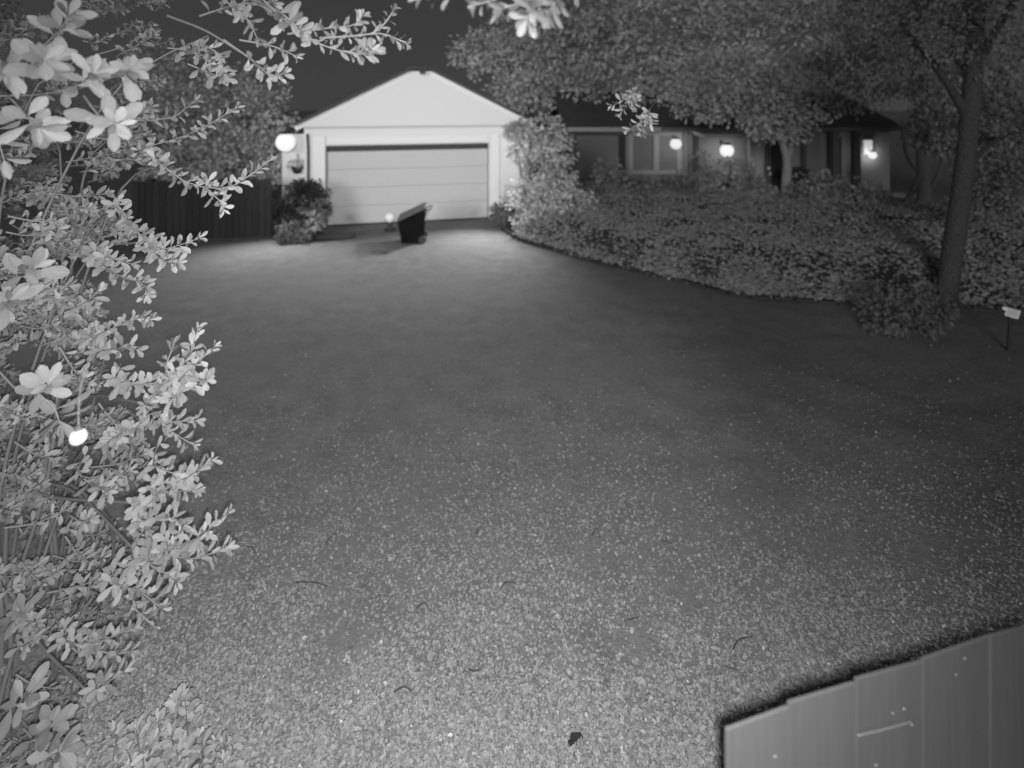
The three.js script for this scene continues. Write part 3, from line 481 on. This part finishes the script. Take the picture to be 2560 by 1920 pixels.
  for (let i = 0; i < 1800; i++) {
    const y = -40 + 2000 * r(), e = edge(y), x = e - 20 - Math.pow(r(), 0.9) * (e + 60), deep = Math.pow(r(), 0.7), z = 1.9 + 2.6 * deep * (0.4 + 0.6 * Math.min(1, (e - x) / 200)) + (y < 500 ? 0.4 : 0);
    if (noise(x * 0.009, y * 0.009, 3) < -0.12) continue;
    if (y < 330 && r() < 0.45) continue;
    const p = at(x, y, z), L = 0.1 + 0.16 * r(), dir = V(0.7 + 0.5 * (r() - 0.5), 0.35 * (r() - 0.35) * 2, 0.5 * (r() - 0.2)).normalize(), q = p.clone().addScaledVector(dir, -L), m = p.clone().addScaledVector(dir, -L * 0.5).add(V(0, -0.02 * r(), 0));
    hidden.push(buildShoot([q, m, p], { leaf: 0.034 + 0.018 * z / 2.4 * r(), gap: 0.0125, from: 0.1, face: 0.3 }, r));
  }
  const base = V(-2.6, 0, -2.6), limbs = [], J = [[420, 400, 2.25], [370, 600, 2.3], [290, 520, 2.35], [250, 850, 2.25], [370, 1010, 2.05], [300, 1090, 2.12], [380, 1260, 2.02], [360, 1395, 1.95], [290, 1460, 1.95], [160, 1600, 1.95], [300, 120, 2.6], [520, 90, 2.6], [230, 1740, 1.86], [120, 300, 2.4], [360, 330, 2.3]];
  for (const [x, y, z] of J) { const p = at(x, y, z), b = base.clone().add(V((r() - 0.5) * 0.5, 0, (r() - 0.5) * 0.5)), k = Math.min(p.y + 0.5, 1.4 + p.y * 0.3); limbs.push([[b, V(b.x + 0.25 * (r() - 0.3), k * 0.35, b.z + 0.3 * (r() - 0.7)), V(b.x + 0.3 * (r() - 0.2), k * 0.7, b.z + 0.3 * (r() - 0.8)), V(b.x + (p.x - b.x) * (0.4 + 0.2 * r()), p.y - 0.3 + 0.2 * r(), b.z + (p.z - b.z) * 0.5 - 0.25 * r()), p], 0.013, 0.004]); }
  bushThing('tall_shrub', 'tall leafy shrub with pale oval leaves filling the left side', 'shrub', base, limbs, shown, hidden);
}
{ // big leaves close to the camera, at the top left
  const r = rng(555), S = (list, o) => buildShoot(list.map(([x, y, z]) => at(x, y, z * (y > 1500 ? 1.65 : 1.4))), o, r), shown = [], big = { leaf: 0.084, n: 10, from: 0.55, face: 0.8 };
  for (const l of [[[0, 240, 1.25], [110, 235, 1.2], [200, 210, 1.15], [235, 185, 1.1]], [[60, 225, 1.2], [60, 190, 1.15], [95, 165, 1.1], [110, 150, 1.05]], [[210, 240, 1.2], [240, 280, 1.15], [270, 305, 1.1], [290, 310, 1.05]], [[20, 240, 1.2], [50, 270, 1.15], [75, 300, 1.1], [95, 320, 1.08]], [[80, 140, 1.2], [130, 95, 1.15], [155, 70, 1.12], [170, 40, 1.1]], [[-20, 160, 1.2], [10, 170, 1.15], [25, 180, 1.12]], [[200, 220, 1.25], [290, 190, 1.2], [325, 175, 1.15]],
    [[-30, 700, 1.4], [20, 690, 1.35], [60, 690, 1.3], [85, 670, 1.26]], [[-10, 920, 1.4], [50, 980, 1.35], [95, 985, 1.3], [120, 960, 1.26]], [[95, 985, 1.3], [135, 1020, 1.3], [150, 1060, 1.3]], [[-30, 790, 1.4], [10, 770, 1.35], [25, 750, 1.3]],
    [[-30, 1600, 1.35], [20, 1560, 1.3], [55, 1530, 1.26]], [[-30, 1800, 1.2], [30, 1770, 1.15], [70, 1740, 1.12]], [[0, 1900, 1.2], [80, 1850, 1.15], [130, 1810, 1.12]], [[20, 1940, 1.15], [100, 1900, 1.12], [150, 1880, 1.1]]]) shown.push(S(l, big));
  const h = [[[-60, 250, 1.3], [-20, 300, 1.25], [10, 400, 1.25]]].map(l => S(l, big));
  bushThing('near_branch', 'closest branches with the largest pale leaves, along the far left edge', 'branch', V(-1.9, 0, -1.6), [[[V(-1.9, 0, -1.6), V(-1.8, 1.8, -1.45), at(-40, 900, 1.95), at(-60, 500, 1.82), at(-20, 245, 1.7)], 0.03, 0.008]], shown, h);
}
{ // branches reaching over at the top
  const r = rng(909), S = (list, o) => buildShoot(list.map(([x, y, z]) => at(x, y, z)), o, r), shown = [], a = { leaf: 0.05, gap: 0.013 };
  for (const [l, o] of [
    [[[640, -20, 1.8], [700, 40, 1.75], [750, 75, 1.72]], { leaf: 0.066, n: 12, from: 0.5, face: 0.8 }], [[[740, 75, 1.75], [800, 110, 1.72], [880, 135, 1.7]], { leaf: 0.04, gap: 0.018 }], [[[860, 128, 1.7], [905, 135, 1.68], [930, 125, 1.66]], { leaf: 0.05, n: 16, from: 0.3, face: 0.7 }],
    [[[800, 95, 1.75], [880, 90, 1.72], [960, 85, 1.7], [1015, 108, 1.7]], { leaf: 0.034, gap: 0.011 }], [[[930, 85, 1.7], [960, 60, 1.7], [985, 25, 1.7]], { leaf: 0.034, gap: 0.012 }], [[[720, 85, 1.8], [820, 70, 1.75], [890, 60, 1.72], [905, 40, 1.7]], { leaf: 0.04, gap: 0.014 }],
    [[[560, 100, 1.9], [630, 150, 1.85], [680, 190, 1.8], [705, 185, 1.78]], { leaf: 0.046, n: 22, from: 0.4, face: 0.6 }], [[[600, 100, 1.9], [680, 115, 1.88], [740, 140, 1.86]], { leaf: 0.04, n: 16, from: 0.3 }], [[[500, 40, 2], [600, 10, 1.95], [680, 10, 1.9]], a], [[[480, 110, 2], [540, 130, 1.95], [560, 180, 1.95]], a], [[[470, 160, 2.1], [530, 185, 2.05], [560, 195, 2]], a], [[[420, 120, 2.1], [490, 130, 2.05], [520, 150, 2]], a], [[[560, 0, 2], [620, 50, 1.95], [640, 90, 1.95]], a]]) shown.push(S(l, o));
  bushThing('overhanging_branch', 'leafy branch reaching across the dark sky left of the garage roof', 'branch', at(480, -120, 2.1), [[[at(380, -60, 2.2), at(560, -20, 2), at(700, 30, 1.78), at(760, 85, 1.74)], 0.008, 0.004], [[at(420, 40, 2.1), at(520, 80, 1.95), at(600, 130, 1.88)], 0.006, 0.003]], shown, []);
}
{ // leaves hanging in at the top centre
  const r = rng(77), S = (list, o) => buildShoot(list.map(([x, y, z]) => at(x, y, z)), o, r), shown = [];
  for (const [l, o] of [[[[1500, -60, 1.3], [1400, -25, 1.28], [1320, 0, 1.26], [1260, 20, 1.25]], { leaf: 0.055, n: 16, from: 0.2, face: 0.5 }], [[[1380, -30, 1.25], [1340, 10, 1.24], [1320, 45, 1.22]], { leaf: 0.055, n: 12, from: 0.3, face: 0.5 }], [[[1430, -30, 1.25], [1390, 5, 1.25], [1375, 25, 1.24]], { leaf: 0.055, n: 8, from: 0.4, face: 0.5 }], [[[1300, -60, 1.3], [1200, -35, 1.28], [1120, -12, 1.26], [1060, -10, 1.26]], { leaf: 0.05, n: 10, from: 0.3, face: 0.5 }], [[[1300, -20, 1.26], [1230, 0, 1.25], [1190, 12, 1.25]], { leaf: 0.04, n: 8, from: 0.4 }]]) shown.push(S(l, o));
  bushThing('hanging_branch', 'bright leaves hanging in from above over the garage ridge', 'branch', at(1500, -60, 1.3), [[[at(1800, -160, 1.4), at(1650, -100, 1.34), at(1500, -60, 1.3)], 0.006, 0.004]], shown, []);
}
{ // low shrub at the bottom left
  const r = rng(432), shown = [], hidden = [];
  for (let i = 0; i < 80; i++) {
    const k = r(), x = 270 + 330 * k, topY = 1745 + 150 * Math.pow(Math.abs(k - 0.45) * 1.6, 1.5) + 40 * (r() - 0.5), y = topY + 230 * r(), z = 2.35 + 0.3 * r(), p = at(x, y, z), L = 0.12 + 0.06 * r(), dir = V(0.5 * (r() - 0.5), 1, 0.4 * (r() - 0.3)).normalize();
    const s = buildShoot([p.clone().addScaledVector(dir, -L), p.clone().addScaledVector(dir, -L / 2).add(V((r() - 0.5) * 0.02, 0, 0)), p], { leaf: 0.048 + 0.012 * r(), gap: 0.014, face: 0.5 }, r);
    (i < 22 ? shown : hidden).push(s);
  }
  const b = at(430, 2000, 2.5); b.y = 0;
  bushThing('low_shrub', 'low leafy shrub on the litter at the bottom left', 'shrub', b, [[[b, b.clone().add(V(0.05, 0.25, 0)), at(430, 1850, 2.5)], 0.012, 0.004], [[b, b.clone().add(V(0.1, 0.2, 0)), at(530, 1880, 2.45)], 0.01, 0.004], [[b, b.clone().add(V(-0.1, 0.2, 0)), at(340, 1880, 2.5)], 0.01, 0.004]], shown, hidden, true);
}
{ // sprays of the slender tree hanging in the light
  const mk = (label, px, py, z, seed, tips) => {
    const r = rng(seed), p0 = at(px + 380, py - 330, z - 0.3), t = thing('hanging_spray', label, 'branch', p0.toArray(), 0, 'pale leaf sprays before the house'), inv = p0.clone().negate();
    mesh('twig', limb([V(0, 0, 0), at(px + 230, py - 235, z - 0.1).add(inv), at(px + 110, py - 130, z).add(inv), at(px + 25, py - 40, z).add(inv), at(px, py, z).add(inv)], 0.004, 0.002, 5), M.twigDark, t);
    const list = []; for (const [dx, dy] of tips) { const q = at(px + dx, py + dy, z - 0.05), s = buildShoot([at(px + 25, py - 40, z), at(px + dx * 0.5 + 10, py + dy * 0.5 - 10, z - 0.05), q], { leaf: 0.055, n: 12, from: 0.2, face: 0.5, r0: 0.002 }, r); list.push(...s.leaves); const g = s.stem; g.translate(inv.x, inv.y, inv.z); mesh('twig', g, M.twig, t); }
    const sh = new THREE.Matrix4().makeTranslation(inv.x, inv.y, inv.z);
    for (const l of list) { const q = mesh('leaf', l.geo, M.leafPale[2], t); sh.clone().multiply(l.m).decompose(q.position, q.quaternion, q.scale); }
  };
  mk('pale leaf spray hanging highest, left of the house eave', 1565, 255, 3.6, 3, [[-35, 10], [-15, 30], [10, -5], [20, 15]]);
  mk('pale leaf spray hanging over the house eave', 1600, 312, 3.7, 4, [[-30, 15], [0, 20], [25, 0], [15, -20]]);
}

/* ------------------------------------------------------------------ small things */
{ const p = at(196, 1092, 1.25), t = thing('string_bulb', 'glowing round bulb hanging among the leaves of the tall shrub', 'bulb', p.toArray());
  mesh('bulb', new THREE.SphereGeometry(0.0168, 20, 14), glow(0.55), t); mesh('socket', new THREE.CylinderGeometry(0.006, 0.008, 0.012, 12).translate(0, 0.021, 0), M.dark, t); mesh('cord', limb([V(0, 0.027, 0), V(-0.03, 0.08, -0.04), V(-0.12, 0.14, -0.2)], 0.0015, 0.0015, 5), M.stem, t);
  const l = new THREE.PointLight(0xffffff, 0.006, 0, 2); l.shadow.radius = 1; l.castShadow = true; t.add(l); }
{ // marker with a plate at the right edge
  const p = at(2530, 782, 7.0), t = thing('marker_post', 'pale tilted reflective plate and bright round reflector on a dark stake', 'marker', [p.x, 0, p.z]);
  mesh('stake', limb([V(-0.02, 0, -0.03), V(0, p.y * 0.6, -0.03), V(0.01, p.y + 0.1, -0.03)], 0.022, 0.018, 8), M.dark, t);
  mesh('arm', box(0.3, 0.02, 0.02, -0.05, p.y + 0.02, -0.012, 0.004), M.dark, t);
  const g = [box(0.185, 0.118, 0.006, 0, 0, 0, 0.002)]; const pl = mesh('plate', g, std(0.6, 0.4), t); pl.position.set(0, p.y, 0.004); pl.rotation.z = -0.27;
  const rim = mesh('rim', [box(0.185, 0.012, 0.008, 0, -0.054, 0.004, 0.002), box(0.012, 0.12, 0.008, -0.087, 0, 0.004, 0.002), box(0.012, 0.12, 0.008, 0.087, 0, 0.004, 0.002)], std(0.95, 0.4), t); rim.position.copy(pl.position); rim.rotation.z = -0.27;
  mesh('reflector', new THREE.CylinderGeometry(0.024, 0.024, 0.014, 16).rotateX(Math.PI / 2).translate(-0.115, p.y + 0.065, 0.01), new THREE.MeshStandardMaterial({ color: gray(0.95), roughness: 0.15, metalness: 0.0 }), t); }
{ // tall plank fence close by at the bottom right, seen from above
  const S = 0.25, onFace = (px, py, proud = 0) => { const k = (px - CX) / F, z = (1.1 - 0.452 * S - proud) / (1 - S * k); return V(k * z, EYE - (py - HOR) / F * z, -z); };
  const cuts = [1814, 1972, 2139, 2308, 2476, 2645, 2815], tops = [1830, 1765, 1703, 1655, 1594, 1545], ends = [1773, 1715, 1658, 1597, 1550, 1500];
  const b0 = onFace(1814, 1830), t = thing('plank_fence', 'close grey plank fence with stepped board tops in the corner by the litter', 'fence', [b0.x, 0, b0.z]);
  tops.forEach((ya, i) => {
    const a = onFace(cuts[i] + 1, ya), b = onFace(cuts[i + 1] - 1, ends[i]), q = [[a.x, a.y], [b.x, b.y], [b.x, 0.02], [a.x, 0.02]], w = Math.hypot(b.x - a.x, b.z - a.z);
    const s = new THREE.Shape(); s.moveTo(0.0015, 0.02); s.lineTo(w - 0.0015, 0.02); s.lineTo(w - 0.0015, b.y); s.lineTo(0.0015, a.y); s.closePath();
    const g = new THREE.ExtrudeGeometry(s, { depth: 0.005, bevelEnabled: true, bevelThickness: 0.001, bevelSize: 0.001, bevelSegments: 1 });
    const m = mesh('plank', g, std([0.064, 0.06, 0.056, 0.056, 0.058, 0.058][i], 0.75, { map: plankTex }), t);
    m.position.set(a.x - b0.x, 0, a.z - b0.z - 0.008 - 0.002 * (i % 2)); m.rotation.y = Math.atan2(-(b.z - a.z), b.x - a.x);
  });
  const e = onFace(2814, 1500), dx = e.x - b0.x, dz = e.z - b0.z, ang = Math.atan2(-dz, dx), L = Math.hypot(dx, dz);
  for (const y of [0.4, 1.6]) mesh('rail', box(L, 0.07, 0.035, L / 2, y, -0.045).rotateY(ang), M.fence, t);
  const r = rng(3), tw = onFace(2150, 1838, 0.006), tm = onFace(2215, 1822, 0.008), tv = onFace(2277, 1805, 0.006);
  tag(mesh('cobweb_strand', limb([tw, tm, tv], 0.0011, 0.0011, 5), std(0.12, 0.7)), 'thin pale cobweb strand stretched across the close plank fence', 'cobweb');
  const at_ = ['at the low end of the cobweb strand', 'above the cobweb strand, larger of two', 'above the cobweb strand, smaller of two', 'at the high end of the cobweb strand', 'on the end plank of the fence', 'on the bottom edge of the fence view, below the cobweb', 'high on the fence, upper of two', 'high on the fence, lower of two'];
  [[2148, 1838], [2232, 1783], [2260, 1772], [2280, 1812], [1938, 1891], [2190, 1913], [2412, 1646], [2390, 1687]].forEach(([x, y], i) => { const p = onFace(x, y, 0.004), g = new THREE.IcosahedronGeometry(0.0021, 1); g.scale(1.2 + 0.6 * r(), 0.8, 0.6); g.translate(p.x, p.y, p.z); tag(mesh('pale_fleck', g, std(0.18, 0.6)), 'tiny pale fleck ' + at_[i], 'fleck', 'flecks on the plank fence'); });
}
{ // leaf litter and twigs
  const r = rng(2024), N = 88000, im = new THREE.InstancedMesh(leafGeometry(0.5, 0.25, 0.3, false), M.litter, N); let n = 0;
  while (n < N) {
    const py = 640 + 1320 * Math.pow(r(), 0.55), px = 100 + 2460 * r(), p = gnd(px, py), far = -p.z;
    const dens = Math.max(0.03, Math.min(1, 1.3 - (far - 3) / 5.2)) * Math.max(0.1, Math.min(1, 0.7 + 0.7 * noise(p.x * 0.9, p.z * 0.9, 6) + 0.8 * noise(p.x * 3, p.z * 3, 7)));
    if (r() > dens) continue;
    if (edgeZ(p.x) - p.z > -0.1) continue;
    if (p.z > -0.9) continue;
    if (Math.hypot((px - 420) / 190, (py - 1930) / 110) < 1 && r() < 0.7) continue;
    const a = r() * 6.28, y = groundH(p.x, p.z) + 0.006 + 0.012 * r();
    im.setMatrixAt(n, basis(V(p.x, y, p.z), V(Math.cos(a), (r() - 0.5) * 0.5, Math.sin(a)), V((r() - 0.5) * 0.9, 1, (r() - 0.5) * 0.9), 0.0105 + 0.026 * r() * r(), 0.8 + 0.8 * r()));
    const q = r(); im.setColorAt(n, gray(q < 0.2 ? 0.45 + 0.3 * r() : q > 0.985 ? 1.3 + 0.4 * r() : 0.75 + 0.35 * r())); n++;
  }
  im.name = 'fallen_leaves'; im.castShadow = im.receiveShadow = true; scene.add(im);
  tag(im, 'thin scatter of dry fallen leaves over the yard ground', 'leaves', null, 'stuff');
  const T = [[[1830, 1632], [1845, 1608], [1885, 1593]], [[815, 1358], [835, 1340], [850, 1336]], [[618, 1372], [634, 1380], [636, 1388]], [[1170, 1680], [1188, 1690], [1200, 1682]], [[1190, 1340], [1197, 1325]], [[1480, 1340], [1492, 1325], [1500, 1345]], [[1655, 1350], [1680, 1362]], [[740, 1458], [790, 1465], [830, 1472]], [[1040, 1530], [1060, 1520], [1075, 1535]], [[1560, 1560], [1600, 1552]], [[985, 1740], [1010, 1732], [1030, 1738]], [[1250, 1480], [1262, 1466], [1290, 1464]]];
  const TW = ['bent dark twig on the litter, closest to the plank fence', 'curved dark twig beside the tips of the tall shrub, upper of two', 'short dark twig under the tips of the tall shrub', 'dark twig in mid litter, left of the longest thin twig', 'tiny upright dark twig among the litter above mid yard', 'small forked dark twig in the upper litter', 'short dark twig in the upper litter, farthest right', 'long thin dark twig lying near the shrub', 'small angled dark twig in the middle of the litter', 'straight short dark twig between the middle and the plank fence', 'short dark twig in the litter nearest the bottom, left of the black scrap', 'small bent dark twig in the centre of the litter'];
  T.forEach((l, i) => { const pts = l.map(([x, y], k) => { const p = gnd(x, y); p.y = groundH(p.x, p.z) + 0.012 + 0.012 * (k % 2); return p; }); tag(mesh('twig', limb(pts, 0.005, 0.0025, 5, 8), M.twigDark), TW[i], 'twig', i ? 'twigs on the litter' : undefined); });
  const b = gnd(1440, 1862), t = thing('dark_scrap', 'small black folded scrap lying on the leaf litter', 'scrap', [b.x, groundH(b.x, b.z) + 0.012, b.z], 0.5);
  const s = new THREE.Shape([[-0.03, -0.02], [0.04, -0.012], [0.035, 0.012], [-0.012, 0.03], [-0.034, 0.01]].map(a => new THREE.Vector2(...a)));
  mesh('sheet', new THREE.ExtrudeGeometry(s, { depth: 0.004, bevelEnabled: true, bevelSize: 0.001, bevelThickness: 0.001, bevelSegments: 1 }).rotateX(-Math.PI / 2 + 0.5), M.darker, t);
  mesh('fold', new THREE.ExtrudeGeometry(s, { depth: 0.004, bevelEnabled: false }).scale(0.4, 0.8, 1).rotateX(-1.9).translate(-0.035, 0.008, 0.005), M.darker, t);
}
renderer.render(scene, camera);
